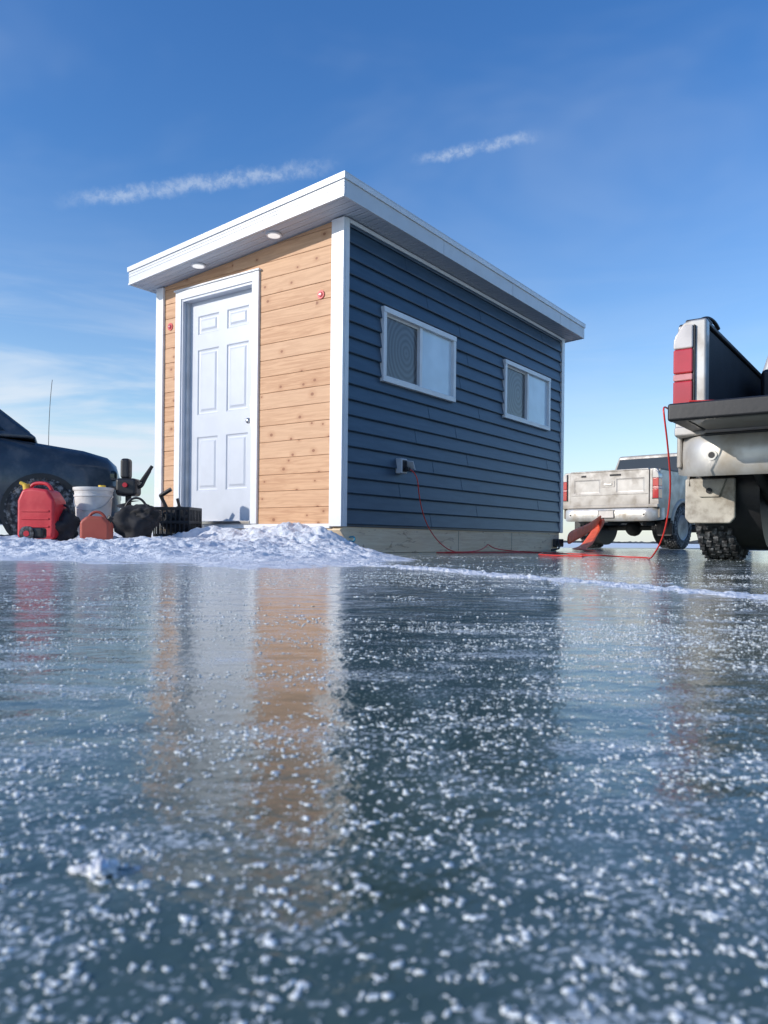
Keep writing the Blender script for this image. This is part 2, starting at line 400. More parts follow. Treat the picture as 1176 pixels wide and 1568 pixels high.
ico=bmesh.new(); bmesh.ops.create_icosphere(ico,subdivisions=1,radius=1); iv=np.array([v.co[:] for v in ico.verts]); ifc=np.array([[v.index for v in f.verts] for f in ico.faces]); ico.free()
def grains(n,xr,yr,smin,smax,thr,sc,seed,power=2.2,clump=2):
    x=rng.uniform(*xr,n); y=rng.uniform(*yr,n)
    dn=.6*fbm(x,y*1.8,sc,4,seed)+.4*fbm(x,y,sc*.28,3,seed+9)
    keep=(dn+rng.uniform(-.10,.10,n)>thr)&(np.abs(x)<.25+.75*y); x=x[keep]; y=y[keep]; n=len(x)
    s=smin+(smax-smin)*rng.random(n)**power
    x=np.concatenate([x]+[x+rng.normal(0,1.5,n)*s for _ in range(clump)]); y=np.concatenate([y]+[y+rng.normal(0,1.1,n)*s for _ in range(clump)])
    s=np.concatenate([s]+[s*rng.uniform(.35,.8,n) for _ in range(clump)]); n=len(x)
    ang=rng.uniform(0,6.28,n); st=np.stack([rng.uniform(.7,1.9,n),rng.uniform(.6,1.2,n),rng.uniform(.25,.6,n)],1)
    V=iv[None]*st[:,None]*s[:,None,None]*(1+.3*rng.standard_normal((n,12,1)))
    c,s_=np.cos(ang)[:,None],np.sin(ang)[:,None]
    vx=V[...,0]*c-V[...,1]*s_+x[:,None]; vy=V[...,0]*s_+V[...,1]*c+y[:,None]; vz=V[...,2]+.0002
    V=np.stack([vx,vy,vz],-1).reshape(-1,3); F=(ifc[None]+12*np.arange(n)[:,None,None]).reshape(-1,3)
    return V,F
sets=[grains(9000,(-.4,.4),(.1,.5),.0003,.00125,.48,22,53,2.0),
      grains(62000,(-.9,.9),(.12,1.0),.00018,.00125,.50,15,41,2.4),
      grains(56000,(-2,2),(.8,2.6),.0004,.0019,.53,7,43,2.6),
      grains(22000,(-3.4,3.4),(2.2,5.5),.0008,.0035,.555,4,47,3,1)]
off=0;VV=[];FF=[]
for V,F in sets: VV.append(V); FF.append(F+off); off+=len(V)
V=np.concatenate(VV);F=np.concatenate(FF)
me=bpy.data.meshes.new('frost_grains'); me.vertices.add(len(V)); me.vertices.foreach_set('co',V.ravel()); me.loops.add(F.size); me.loops.foreach_set('vertex_index',F.ravel().astype(np.int32)); me.polygons.add(len(F)); me.polygons.foreach_set('loop_start',np.arange(0,F.size,3)); me.polygons.foreach_set('loop_total',np.full(len(F),3)); me.update(calc_edges=True); me.materials.append(M['grain'])
o=bpy.data.objects.new('frost_grains',me); col.objects.link(o)
ch=empty('snow_chunk',(-.087,.24,0))
blob('chunk_core',ch,(0,0,.0016),(.0038,.004,.0026),'snow',.6,2,2.5)
blob('chunk_side',ch,(-.007,.002,.0006),(.004,.002,.001),'snow',.6,5,3)

v=[];f=[]
n=900
for i in range(n+1):
    an=R(-75+170*i/n); r=1100; x=r*math.sin(an); y=r*math.cos(an)
    k=max(0,min(1,(math.degrees(an)-20)/8)); hgt=(1.5+6*k)*(.5+.9*random.random())+ 3*k*math.sin(i*.21)
    v+= [(x,y,-.5),(x,y,max(.8,hgt+1))]
for i in range(n): f.append((2*i,2*i+2,2*i+3,2*i+1))
M['trees']=simple('distant_trees',(.045,.055,.07),.9,var=.4,vs=.05)
mk('distant_treeline',v,f,'trees')

# ------------------------------------------------------------------ CABIN
cab=empty('ice_fishing_cabin',(CX,CY,0),TH)
LEN,WID=4.5,2.286; ZB=.236
def zt(y): return 2.709-.074*y
prism('wall_core',cab,[(.012,ZB+.004),(WID-.012,ZB+.004),(WID-.012,zt(WID)-.01),(.012,zt(0)-.01)],'x',.125,LEN-.01,'siding')
prism('wall_left',cab,[(WID-.01,ZB),(WID+.008,ZB),(WID+.008,zt(WID)),(WID-.01,zt(WID))],'x',.03,LEN-.002,'siding')
box('backing_right',cab,(.006,.12),(.02,.925),(ZB+.01,zt(.9)-.06),'groove')
box('backing_left',cab,(.006,.12),(2.012,WID-.02),(ZB+.01,zt(2.2)-.03),'groove')
prism('backing_top',cab,[(.925,2.44),(2.012,2.44),(2.012,zt(2.012)-.02),(.925,zt(.925)-.02)],'x',.006,.12,'groove')
def clip(poly,fn):
    out=[]
    for i in range(len(poly)):
        p,q=poly[i],poly[(i+1)%len(poly)]; a,b_=fn(p),fn(q)
        if a>=0: out.append(p)
        if (a>=0)!=(b_>=0):
            t=a/(a-b_); out.append((p[0]+(q[0]-p[0])*t,p[1]+(q[1]-p[1])*t))
    return out
PV=[];PF=[];PT=[]
PH=.142; z=ZB
segs=[(.07,.925),(2.012,2.23)]
while z<2.75:
    z0,z1=z+.0012,z+PH-.0012
    rows=[]
    if z0<2.44:
        for s in segs: rows.append((s[0],s[1],z0,z1))
        if z1>2.455: rows.append((.925,2.012,2.452,z1))
    else: rows.append((.07,2.23,z0,z1))
    for y0,y1,a_,b_ in rows:
        cuts=[y0,y1]
        if y1-y0>1.2 : cuts=[y0,random.uniform(.9,1.6),y1]
        for c0,c1_ in zip(cuts[:-1],cuts[1:]):
            poly=[(c0+.0004,a_),(c1_-.0004,a_),(c1_-.0004,b_),(c0+.0004,b_)]
            poly=clip(poly,lambda p:zt(p[0])-.004-p[1])
            if len(poly)<3: continue
            tone_=random.random(); xo=random.uniform(-.001,.001)
            n=len(poly); i0=len(PV); e=.0022
            cy=sum(p[0] for p in poly)/n; cz=sum(p[1] for p in poly)/n
            PV+= [(xo+0,p[0],p[1]-e*np.sign(p[1]-cz)) for p in poly]
            PV+= [(xo+.003,p[0],p[1]) for p in poly]+[(.05,p[0],p[1]) for p in poly]
            PF.append(tuple(range(i0,i0+n))); PT.append(tone_)
            for L_ in (0,1):
                for k in range(n):
                    PF.append((i0+L_*n+k,i0+L_*n+(k+1)%n,i0+(L_+1)*n+(k+1)%n,i0+(L_+1)*n+k)); PT.append(tone_)
    z+=PH
me=bpy.data.meshes.new('cedar_planks'); me.from_pydata(PV,[],PF)
at=me.attributes.new('tone','FLOAT','FACE'); at.data.foreach_set('value',PT)
me.materials.append(M['wood']); o=bpy.data.objects.new('front_planks',me); col.objects.link(o); o.parent=cab
def trimz(y): return zt(y)-.003
box('corner_trim_front',cab,(-.024,.002),(-.030,.098),(ZB-.02,trimz(.1)),'white',.004)
box('corner_trim_side',cab,(.003,.052),(-.0325,.02),(ZB-.02,trimz(0)),'white',.003)
box('corner_trim_left_front',cab,(-.024,.002),(WID-.085,WID+.022),(ZB-.02,trimz(WID)),'white',.004)
box('corner_trim_left_side',cab,(.003,.06),(WID+.0,WID+.02),(ZB-.02,trimz(WID)),'white',.003)
box('corner_trim_rear',cab,(LEN-.07,LEN+.012),(-.0325,.02),(ZB-.01,trimz(0)),'white',.004)
wins=[(.52,1.75,1.475,2.12),(2.823,4.053,1.475,2.12)]
E=.127; SVt=[];SFc=[]
def lap(x0,x1,za,zb,z0,z1,outx=0):
    yo=lambda z:-.025+.021*(z-z0)/(z1-z0)-outx
    i=len(SVt)
    pr=[(yo(za)+.001,za),(yo(za)-.0015,za+.006),(yo(zb),zb),(.02,zb),(.02,za)]
    for x in (x0,x1):
        for y,zz in pr: SVt.append((x,y,zz))
    for k in range(5): SFc.append((i+k,i+(k+1)%5,i+5+(k+1)%5,i+5+k))
    SFc.append(tuple(range(i,i+5))); SFc.append(tuple(range(i+9,i+4,-1)))
z=ZB; k=0
while z<2.70:
    z0,z1=z,min(z+E,2.700)
    if z1-z0<.02: break
    js={0:[1.35,3.0],1:[2.15],2:[.95,2.6,3.9],3:[1.85,3.4]}[k%4]
    js=[j+ .13*math.sin(k*2.3) for j in js]
    cuts=[.053]+js+[LEN-.071]
    for n_,(a0,a1) in enumerate(zip(cuts[:-1],cuts[1:])):
        xr=sorted({a0,a1,*[x for w_ in wins for x in w_[:2] if a0<x<a1]})
        ox=.0022*(n_%2)
        for x0,x1 in zip(xr[:-1],xr[1:]):
            xm=(x0+x1)/2; inw=[w_ for w_ in wins if w_[0]<xm<w_[1]]
            if not inw: lap(x0,x1,z0,z1,z0,z0+E,ox)
            else:
                w_=inw[0]
                if z1<=w_[2]+.01 or z0>=w_[3]-.01: lap(x0,x1,z0,z1,z0,z0+E,ox)
                else:
                    if z0<w_[2]+.01: lap(x0,x1,z0,w_[2]+.01,z0,z0+E,ox)
                    if z1>w_[3]-.01: lap(x0,x1,w_[3]-.01,z1,z0,z0+E,ox)
    z+=E; k+=1
mk('lap_siding',SVt,SFc,'siding',cab)
box('starter_strip',cab,(.053,LEN-.071),(-.012,.02),(ZB-.018,ZB-.001),'siding')
for i,(a0,a1,b0,b1) in enumerate(wins):
    W=empty('window_%d'%(i+1)); W.parent=cab
    t_=.048
    box('frame_bottom',W,(a0,a1),(-.046,.03),(b0,b0+t_),'white',.004)
    box('frame_top',W,(a0,a1),(-.048,.03),(b1-t_,b1),'white',.004)
    box('frame_left',W,(a0+.001,a0+t_),(-.044,.03),(b0+t_,b1-t_),'white',.004)
    box('frame_right',W,(a1-t_,a1-.001),(-.044,.03),(b0+t_,b1-t_),'white',.004)
    mx=(a0+a1)/2
    box('mullion',W,(mx-.022,mx+.022),(-.030,.03),(b0+t_,b1-t_),'white',.003)
    s_=.018
    box('sash_l',W,(a0+t_,a0+t_+s_),(-.006,.02),(b0+t_,b1-t_),'white'); box('sash_b',W,(a0+t_+s_,mx-.023),(-.006,.02),(b0+t_,b0+t_+s_),'white')
    box('sash_t',W,(a0+t_+s_,mx-.023),(-.006,.02),(b1-t_-s_,b1-t_),'white')
    o1=box('screen_pane',W,(-.3,.3),(.004,.016),(-.3,.3),'glass_dark')
    w0,w1=a0+t_+s_,mx-.023; o1.location=((w0+w1)/2,0,(b0+b1)/2); o1.scale=((w1-w0)/.6,1,(b1-b0-2*t_-2*s_)/.6)
    box('glass_pane',W,(mx+.023,a1-t_),(-.014,.016),(b0+t_,b1-t_),'glass_lite')
box('casing_right',cab,(-.022,.03),(.918,.996),(ZB+.004,2.452),'white',.005)
box('casing_left',cab,(-.022,.03),(1.942,2.022),(ZB+.004,2.452),'white',.005)
box('casing_top',cab,(-.0225,.03),(.997,1.941),(2.372,2.4515),'white',.005)
box('casing_cap',cab,(-.034,.01),(.905,2.035),(2.4525,2.468),'white',.003)
box('jamb_left',cab,(-.010,.115),(1.925,1.944),(ZB+.03,2.374),'door',.002)
box('jamb_right',cab,(-.010,.115),(.994,1.012),(ZB+.03,2.374),'door',.002)
box('jamb_top',cab,(-.010,.115),(1.012,1.925),(2.350,2.374),'door',.002)
box('door_stop_left',cab,(.03,.075),(1.905,1.926),(ZB+.03,2.352),'greybox',.002)
box('threshold',cab,(-.03,.12),(.998,1.94),(ZB+.003,ZB+.032),'metal',.004)
box('skirt_board',cab,(-.010,.05),(.1,WID-.09),(ZB-.035,ZB+.003),'white',.003)
ys_=[1.013,1.125,1.405,1.515,1.80,1.915]; zs_=[.272,.555,1.065,1.275,1.89,2.035,2.21,2.349]
paneled('door_slab',cab,lambda y,z,d:(.070+d,y,z),ys_,zs_,{(a,c) for a in (1,3) for c in (1,3,5)},[(.010,.010),(.022,.012),(.034,.011),(.052,.002)],'door',.045)
for zz,r_ in ((1.155,.027),(1.30,.024)):
    rod('rose',cab,(.070,1.062,zz),(.058,1.062,zz),r_,'metal')
    if zz<1.2:
        rod('knob_stem',cab,(.06,1.062,zz),(.03,1.062,zz),.010,'metal'); blob('knob',cab,(.015,1.062,zz),(.024,.027,.027),'metal',.0)
    else: rod('deadbolt',cab,(.058,1.062,zz),(.045,1.062,zz),.014,'metal')
box('strike_plate',cab,(-.0115,-.0105),(.998,1.01),(1.10,1.36),'metal')
for s_,zz in ((.221,2.12),(2.115,2.145)):
    rod('marker_rim',cab,(0,s_,zz),(-.008,s_,zz),.036,'redcan'); rod('marker_reflector',cab,(-.0,s_,zz),(-.016,s_,zz),.025,'redlens',.018)
    rod('marker_bolt',cab,(-.014,s_,zz),(-.02,s_,zz),.005,'metal')
y0,y1=-.22,2.416; zb0,zb1=2.725,2.530; tk0,tk1=.175,.160; X0,X1=-.26,4.69
prism('roof_body',cab,[(y0+.02,zb0+.012),(y1-.02,zb1+.012),(y1-.02,zb1+tk1-.012),(y0+.02,zb0+tk0-.012)],'x',X0+.02,X1-.02,'fascia')
prism('soffit',cab,[(y0+.02,zb0+.003),(y1-.02,zb1+.003),(y1-.02,zb1+.0118),(y0+.02,zb0+.0118)],'x',X0+.02,X1-.02,'soffit')
def fasc(name,x0,x1): 
    prism(name,cab,[(y0,zb0),(y1,zb1),(y1,zb1+tk1),(y0,zb0+tk0)],'x',x0,x1,'fascia',.003)
fasc('fascia_front',X0,X0+.019); fasc('fascia_rear',X1-.019,X1)
box('fascia_right',cab,(X0+.0195,X1-.0195),(y0,y0+.019),(zb0+.001,zb0+tk0-.001),'fascia',.003)
box('fascia_left',cab,(X0+.0195,X1-.0195),(y1-.019,y1),(zb1+.001,zb1+tk1-.001),'fascia',.003)
prism('drip_edge_front',cab,[(y0-.012,zb0+tk0-.040),(y1+.012,zb1+tk1-.036),(y1+.012,zb1+tk1+.010),(y0-.012,zb0+tk0+.012)],'x',X0-.012,X0-.0005,'white',.002)
prism('roof_sheet',cab,[(y0-.0115,zb0+tk0+.001),(y1+.0115,zb1+tk1+.001),(y1+.0115,zb1+tk1+.0095),(y0-.0115,zb0+tk0+.0115)],'x',X0,X1+.01,'fascia')
box('drip_edge_right',cab,(X0+.0005,X1+.008),(y0-.012,y0-.0005),(zb0+tk0-.042,zb0+tk0+.0005),'white',.002)
prism('fascia_lip_front',cab,[(y0,zb0-.001),(y1,zb1-.001),(y1,zb1+.016),(y0,zb0+.016)],'x',X0-.006,X0-.0005,'white',.001)
for r_ in (.45,.62):
    prism('fascia_reed',cab,[(y0,zb0+tk0*r_),(y1,zb1+tk1*r_),(y1,zb1+tk1*r_+.004),(y0,zb0+tk0*r_+.004)],'x',X0-.003,X0-.0005,'fascia')
box('fascia_joint',cab,(2.62,2.66),(y0-.003,y0),(zb0+.002,zb0+tk0-.043),'fascia')
for x in (1.2,3.9): box('fascia_joint',cab,(x,x+.003),(y0-.002,y0),(zb0+.002,zb0+tk0-.043),'greybox')
box('frieze_side',cab,(.055,LEN-.072),(-.034,-.008),(2.672,2.704),'white',.002)
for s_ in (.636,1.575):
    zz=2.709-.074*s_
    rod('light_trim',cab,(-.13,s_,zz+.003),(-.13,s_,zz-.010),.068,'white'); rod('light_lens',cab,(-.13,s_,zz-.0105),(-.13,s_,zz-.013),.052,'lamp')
for yy in ((-.002,.14),(WID-.14,WID-.02)):
    prism('skid',cab,[(.04,.217),(.0,.19),(.17,.0),(4.38,0),(4.46,.12),(4.46,.217)],'y',yy[0],yy[1],'skid',.006)
box('skid_front_board',cab,(.03,.07),(.145,WID-.145),(.06,.216),'skid',.004)
box('rear_sill',cab,(4.36,4.4),(.145,WID-.145),(.06,.216),'skid',.004)
for x in (1.9,3.1): box('skid_joint',cab,(x,x+.004),(-.0035,.0),(.012,.21),'darkmetal')
tube('skid_hook',cab,[(.12,-.005,.13),(.12,-.05,.14),(.12,-.065,.11),(.12,-.04,.09),(.12,-.008,.10)],.007,'teal')
box('hitch_bracket',cab,(4.25,4.5),(-.05,-.004),(.05,.15),'darkmetal',.01)
tube('hitch_chain',cab,[(4.3,-.05,.13),(4.25,-.1,.05),(4.1,-.14,.02),(4.0,-.1,.015)],.012,'darkmetal')
ob=empty('power_inlet'); ob.parent=cab
box('inlet_body',ob,(.765,.860),(-.075,-.005),(.70,.835),'greybox',.01)
box('inlet_face',ob,(.78,.845),(-.079,-.074),(.715,.82),'black',.004)
box('inlet_lid',ob,(0,.085),(-.135,0),(-.006,.006),'greybox',.004,loc=(.862,-.02,.825),rot=(R(15),R(62),0))
box('plug',ob,(.80,.835),(-.125,-.08),(.72,.755),'black',.006)

def loc2w(x,y,z): return (CX+x*ct-y*st_,CY+x*st_+y*ct,z)
P=loc2w(.82,-.13,.735)
cz=.006
pts=[P,loc2w(.86,-.18,.70),loc2w(.98,-.12,.5),loc2w(1.12,-.1,.28),loc2w(1.28,-.12,.12),loc2w(1.42,-.16,.03),loc2w(1.5,-.2,cz),loc2w(1.3,-.34,cz),loc2w(1.15,-.3,cz),loc2w(1.3,-.22,cz),loc2w(1.75,-.3,cz),loc2w(2.1,-.22,.06),loc2w(2.15,-.2,.085),loc2w(2.2,-.25,.03),loc2w(2.5,-.4,cz),loc2w(2.75,-.25,cz),
 (1.55,7.3,cz),(1.75,6.6,cz),(1.62,6.1,cz),(1.45,5.7,cz),(1.5,5.45,.02),(1.72,5.6,cz),(1.85,5.35,cz),(1.72,5.0,cz),(1.66,4.75,.02),(1.68,4.6,.16),(1.66,4.45,.42),(1.58,4.3,.66),(1.53,4.22,.80),(1.53,4.24,.87),(1.60,4.36,.87)]
ec=empty('extension_cord'); tube('cord',ec,pts,.005,'cord')
tube('cord_loop',ec,[loc2w(1.0,-.30,cz),loc2w(1.3,-.42,cz),loc2w(1.9,-.5,cz),loc2w(2.4,-.7,cz),(1.35,6.6,cz),(1.2,6.05,cz),(1.45,5.62,cz)],.005,'cord')
def ribbon(name,p,pts,wd,mat):
    v=[];f=[]
    for (x,y,z,wx,wz) in pts:
        v+= [(x-wx*wd/2,y,z-wz*wd/2),(x+wx*wd/2,y,z+wz*wd/2)]
    for i in range(len(pts)-1): f.append((2*i,2*i+1,2*i+3,2*i+2))
    o=mk(name,v,f,mat,p,smooth=True); md=o.modifiers.new('s','SUBSURF'); md.levels=2; md.render_levels=2
    md=o.modifiers.new('t','SOLIDIFY'); md.thickness=.006; return o
stp=empty('tow_strap')
hx,hy=4.0,14.2
ribbon('strap_upper',stp,[(2.27,9.55,.14,0,1),(2.6,10.6,.20,.1,1),(3.1,11.8,.30,.2,1),(3.65,13.2,.46,.2,1),(hx,hy,.56,.2,1)],.17,'strap')
ribbon('strap_lower',stp,[(hx,hy,.55,1,.3),(3.75,13.5,.36,1,.5),(3.4,12.7,.16,1,.4),(3.15,12.0,.04,1,.1),(2.6,10.5,.012,1,0),(2.45,9.0,.012,1,0)],.20,'strap')

# ------------------------------------------------------------------ vehicles
def wheel(p,c,Rr,W,side):
    w_=empty('wheel'); w_.parent=p; w_.location=c
    h=W/2
    revolve('tire',w_,[(Rr*.58,-h*.8),(Rr*.64,-h*.98),(Rr*.82,-h*1.04),(Rr*.93,-h*.95),(Rr*.965,-h*.78),(Rr*.965,h*.78),(Rr*.93,h*.95),(Rr*.82,h*1.04),(Rr*.64,h*.98),(Rr*.58,h*.8)],'y','rubber',48)
    v=[];f=[]
    n=34
    for r_ in range(5):
        for i in range(n):
            a=2*math.pi*(i+(r_%2)*.5)/n; da=math.pi/n*.62
            yc=(-.8+.4*r_)*h*.95; dy=h*.15
            i0=len(v)
            for rr in (Rr*.95,Rr*1.005):
                for (aa,yy) in ((a-da,yc-dy),(a+da,yc-dy*.6),(a+da,yc+dy),(a-da,yc+dy*.6)):
                    v.append((rr*math.cos(aa),yy,rr*math.sin(aa)))
            for q in BF: f.append(tuple(i0+k for k in q))
    mk('tread',v,f,'rubber',w_)
    s=side
    revolve('rim',w_,[(Rr*.60,s*h*.85),(Rr*.57,s*h*.9),(Rr*.54,s*h*.8),(Rr*.5,s*h*.35),(0,s*h*.3)],'y','darkmetal',40)
    revolve('rim_lip',w_,[(Rr*.60,s*h*.86),(Rr*.575,s*h*.93),(Rr*.54,s*h*.86)],'y','rim',40)
    for i in range(6):
        a=i*math.pi/3
        o=box('spoke',w_,(.04,Rr*.55),(-.02,.02),(-.04,.04),'rim',.008); o.location=(0,s*h*.62,0); o.rotation_euler=(0,a,0)
    rod('hub',w_,(0,s*h*.4,0),(0,s*h*.85,0),.06,'rim')
    revolve('inner_rim',w_,[(Rr*.58,-s*h*.75),(Rr*.5,-s*h*.3),(0,-s*h*.2)],'y','darkmetal',32)
    return w_
def frustum(name,p,b,t,mat,gmat='carglass',splits=None):
    def ring(q): x0,x1,yh,z=q; return [Vector((x0,-yh,z)),Vector((x1,-yh,z)),Vector((x1,yh,z)),Vector((x0,yh,z))]
    B,T=ring(b),ring(t); v=B+T
    mk(name,v,BF,mat,p,bevel=.04,seg=3)
    cen=sum((q for q in v),Vector())/8
    for k,nm in enumerate(('side_right','windshield','side_left','rear_window')):
        q=[B[k],B[(k+1)%4],T[(k+1)%4],T[k]]
        sp_=[(0.04,.96)] if k%2 else (splits or [(.05,.47),(.53,.93)])
        if k==2: sp_=[(1-b_,1-a_) for a_,b_ in sp_]
        nrm=(q[1]-q[0]).cross(q[3]-q[0]).normalized()
        fc=sum(q,Vector())/4
        if nrm.dot(fc-cen)<0: nrm=-nrm
        for a_,b_ in sp_:
            P_=lambda u,vv:(q[0].lerp(q[1],u)).lerp(q[3].lerp(q[2],u),vv)+nrm*.004
            c4_=[P_(a_,.12),P_(b_,.12),P_(b_,.88),P_(a_,.88)]
            c5=[x+nrm*.004 for x in c4_]
            mk(nm+'_glass',c4_+c5,BF,gmat,p)
            cc_=sum(c4_,Vector())/4
            c6=[x+(x-cc_).normalized()*.018-nrm*.003 for x in c4_]; c7=[x+nrm*.004 for x in c6]
            mk(nm+'_seal',c6+c7,BF,'black',p)
def arch_poly(x0,x1,zb,ztop0,ztop1,ax,r,cz=.4):
    pts=[(x0,zb),(x0,ztop0),(x1,ztop1),(x1,zb)]
    a0=math.asin((zb-cz)/r)
    n=16
    for i in range(n+1):
        a=a0+(math.pi-2*a0)*i/n; pts.append((ax+r*math.cos(a),cz+r*math.sin(a)))
    return pts
def curved_bumper(name,p,x,z0,z1,hw,mat,depth=.13,fw=.22):
    prof=[(depth,z0+.01),(.03,z0),(.0,z0+.03),(-.012,(z0+z1)/2-.02),(-.012,(z0+z1)/2+.03),(.0,z1-.02),(.02,z1),(depth,z1)]
    v=[];f=[];n=28;m=len(prof)
    for i in range(n+1):
        t=-1+2*i/n; tt=math.copysign(abs(t)**.8,t); yy=hw*tt; xo=fw*max(0,(abs(tt)-.72)/.28)**2.4
        zs=1-.12*max(0,(abs(tt)-.8)/.2)**2
        for a_,b_ in prof: v.append((x+a_*(1-.55*max(0,(abs(tt)-.9)/.1))+xo,yy,z1-(z1-b_)*zs))
    for i in range(n):
        for k in range(m): f.append((i*m+k,i*m+(k+1)%m,(i+1)*m+(k+1)%m,(i+1)*m+k))
    f.append(tuple(range(m))); f.append(tuple(n*m+k for k in range(m-1,-1,-1)))
    o=mk(name,v,f,mat,p,smooth=True); md=o.modifiers.new('es','EDGE_SPLIT'); md.split_angle=R(40); return o

CABN=('door_panel','door_handle','door_gap','front_fender','rocker','mirror','cab_','side_','windshield','rear_window','hood','grille','front_bumper','front_axle')
def pickup(loc,ang,paint,gate_open,ax=1.0,sc=1,bump_mat='chrome',dx=0):
    p=empty('pickup_truck',loc,ang,sc); HW=.96; BX=2.07-dx
    for s in (1,-1):
        a_,b_=sorted((s*HW,s*(HW-.03)))
        prism('bed_side',p,arch_poly(.12,BX,.56,1.42,1.42,ax,.47),'y',a_,b_,paint,.012)
        a_,b_=sorted((s*(HW-.155),s*(HW-.031)))
        box('bed_wall',p,(.13,BX-.02),(a_,b_),(.80,1.405),'bedliner',.008)
        a_,b_=sorted((s*(HW-.17),s*(HW+.006)))
        box('bed_rail_cap',p,(.16,BX-.01),(a_,b_),(1.406,1.440),'black',.012)
        v=[];f=[];n=20
        for i in range(n+1):
            a=R(8)+R(164)*i/n
            for rr,yy in ((.462,HW-.02),(.462,HW+.022),(.50,HW+.026),(.535,HW+.002)):
                v.append((ax+rr*math.cos(a),s*yy,.4+rr*math.sin(a)))
        for i in range(n):
            for k in range(3): f.append((i*4+k,i*4+k+1,(i+1)*4+k+1,(i+1)*4+k))
        mk('fender_flare',v,f,paint,p,smooth=True)
        revolve('wheel_well',p,[(.46,-.18),(.46,.18)],'y','black',28,loc=(ax,s*(HW-.215),.48)).scale=(1,1,.9)
        pr=[(s*(HW-.175),.74),(s*HW,.74),(s*(HW+.002),1.30),(s*(HW-.012),1.385),(s*(HW-.045),1.425),(s*(HW-.09),1.435),(s*(HW-.175),1.435)]
        prism('rear_pillar',p,pr,'x',.075,.158,paint,.014)
        def lens(za,zb_,mm,x0=.045):
            def yo(z): return HW+.006 if z<1.30 else HW+.006-.075*((z-1.30)/.11)**2
            n_=5; zz=[za+(zb_-za)*i/n_ for i in range(n_+1)]
            pl=[(s*yo(z),z) for z in zz]+[(s*(HW-.105),zb_),(s*(HW-.105),za)]
            prism('tail_light',p,pl,'x',x0,.20,mm,.010,seg=3)
        lens(1.262,1.400,'clearlens'); lens(1.115,1.260,'redlens'); lens(1.072,1.113,'pinklens',.047); lens(.90,1.070,'redlens')
        lo,hi=sorted((s*(HW-.115),s*(HW-.104)))
        box('lamp_bezel',p,(.058,.15),(lo,hi),(.89,1.40),'black',.003)
        a_,b_=sorted((s*HW,s*(HW-.05)))
        box('door_panel',p,(2.10,4.15),(a_,b_),(.52,1.24),paint,.03)
        for x in (2.1,3.15): box('door_handle',p,(x+.12,x+.30),sorted((s*(HW-.012),s*(HW+.03))),(1.10,1.14),'black',.008)
        a_,b_=sorted((s*(HW+.0015),s*(HW-.02)))
        box('door_gap',p,(3.12,3.13),(a_,b_),(.56,1.235),'black')
        prism('front_fender',p,arch_poly(4.17,5.65,.52,1.22,1.06,4.85,.47),'y',*sorted((s*HW,s*(HW-.06))),paint,.03)
        box('rocker',p,(2.1,4.15),(sorted((s*(HW-.02),s*(HW-.1)))),(.44,.54),'black',.02)
        box('mirror',p,(3.85,3.97),sorted((s*(HW+.04),s*(HW+.26))),(1.22,1.46),'black',.03); rod('mirror_arm',p,(3.93,s*.9,1.27),(3.93,s*(HW+.08),1.3),.02,'black')
        wheel(p,(ax,s*(HW-.11),.40),.40,.25,s); wheel(p,(4.85-dx,s*(HW-.13),.40),.40,.25,s)
        lo,hi=sorted((s*(HW-.27),s*(HW+.03)))
        prism('mud_flap',p,[(lo,.52),(hi,.52),(hi+.0,.27),(hi-.03,.235),(lo+.03,.235),(lo,.27)],'x',ax-.52,ax-.49,'flap' if gate_open else 'black',.012)
        prism('flap_bracket',p,[(lo+.05,.515),(hi-.05,.515),(hi-.09,.40),(lo+.09,.40)],'x',ax-.535,ax-.522,'flap' if gate_open else 'black',.008)
        rod('flap_bolt',p,(ax-.53,s*(HW-.12),.44),(ax-.545,s*(HW-.12),.44),.018,'darkmetal')
    box('bed_floor',p,(.10,BX),(-.93,.93),(.765,.80),'bedliner'); box('bed_front',p,(BX-.07,BX-.01),(-.92,.92),(.8,1.42),'bedliner',.01)
    box('cab_core',p,(2.09,4.16),(-.90,.90),(.5,1.245),paint,.04)
    frustum('cab_roof',p,(2.12,4.3,.915,1.24),(2.26,3.62,.74,1.90),paint)
    box('hood',p,(4.1,5.6),(-.88,.88),(.6,1.19),paint,.09,seg=4)
    box('grille',p,(5.58,5.68),(-.7,.7),(.62,1.05),'black',.03)
    fb=curved_bumper('front_bumper',p,-5.85,.42,.66,.98,bump_mat); fb.rotation_euler=(0,0,math.pi)
    for s in (1,-1): box('frame_rail',p,(.2,5.4-dx),(s*.42-.04,s*.42+.04),(.50,.62),'darkmetal')
    rod('rear_axle',p,(ax,-.8,.4),(ax,.8,.4),.05,'darkmetal'); blob('differential',p,(ax,0,.39),(.17,.15,.15),'darkmetal',.05)
    rod('front_axle',p,(4.85,-.8,.4),(4.85,.8,.4),.04,'darkmetal')
    rod('exhaust',p,(.25,-.62,.46),(2.4,-.55,.5),.04,'darkmetal'); rod('muffler',p,(1.9,-.5,.5),(2.7,-.5,.5),.11,'darkmetal')
    for s in (1,-1): tube('leaf_spring',p,[(ax-.65,s*.55,.56),(ax-.3,s*.55,.42),(ax,s*.55,.38),(ax+.3,s*.55,.42),(ax+.65,s*.55,.56)],.03,'darkmetal')
    revolve('spare_tire',p,[(.16,-.1),(.33,-.11),(.36,-.05),(.36,.05),(.33,.11),(.16,.1)],'z','rubber',32,loc=(.62,0,.62))
    curved_bumper('rear_bumper',p,0,.50,.735,.975,bump_mat)
    box('step_pad',p,(.012,.13),(-.78,.78),(.732,.748),'black',.006)
    box('plate_recess',p,(-.018,.0),(-.17,.17),(.55,.70),'black',.012); box('license_plate',p,(-.024,-.017),(-.15,.15),(.565,.69),'clearlens',.004)
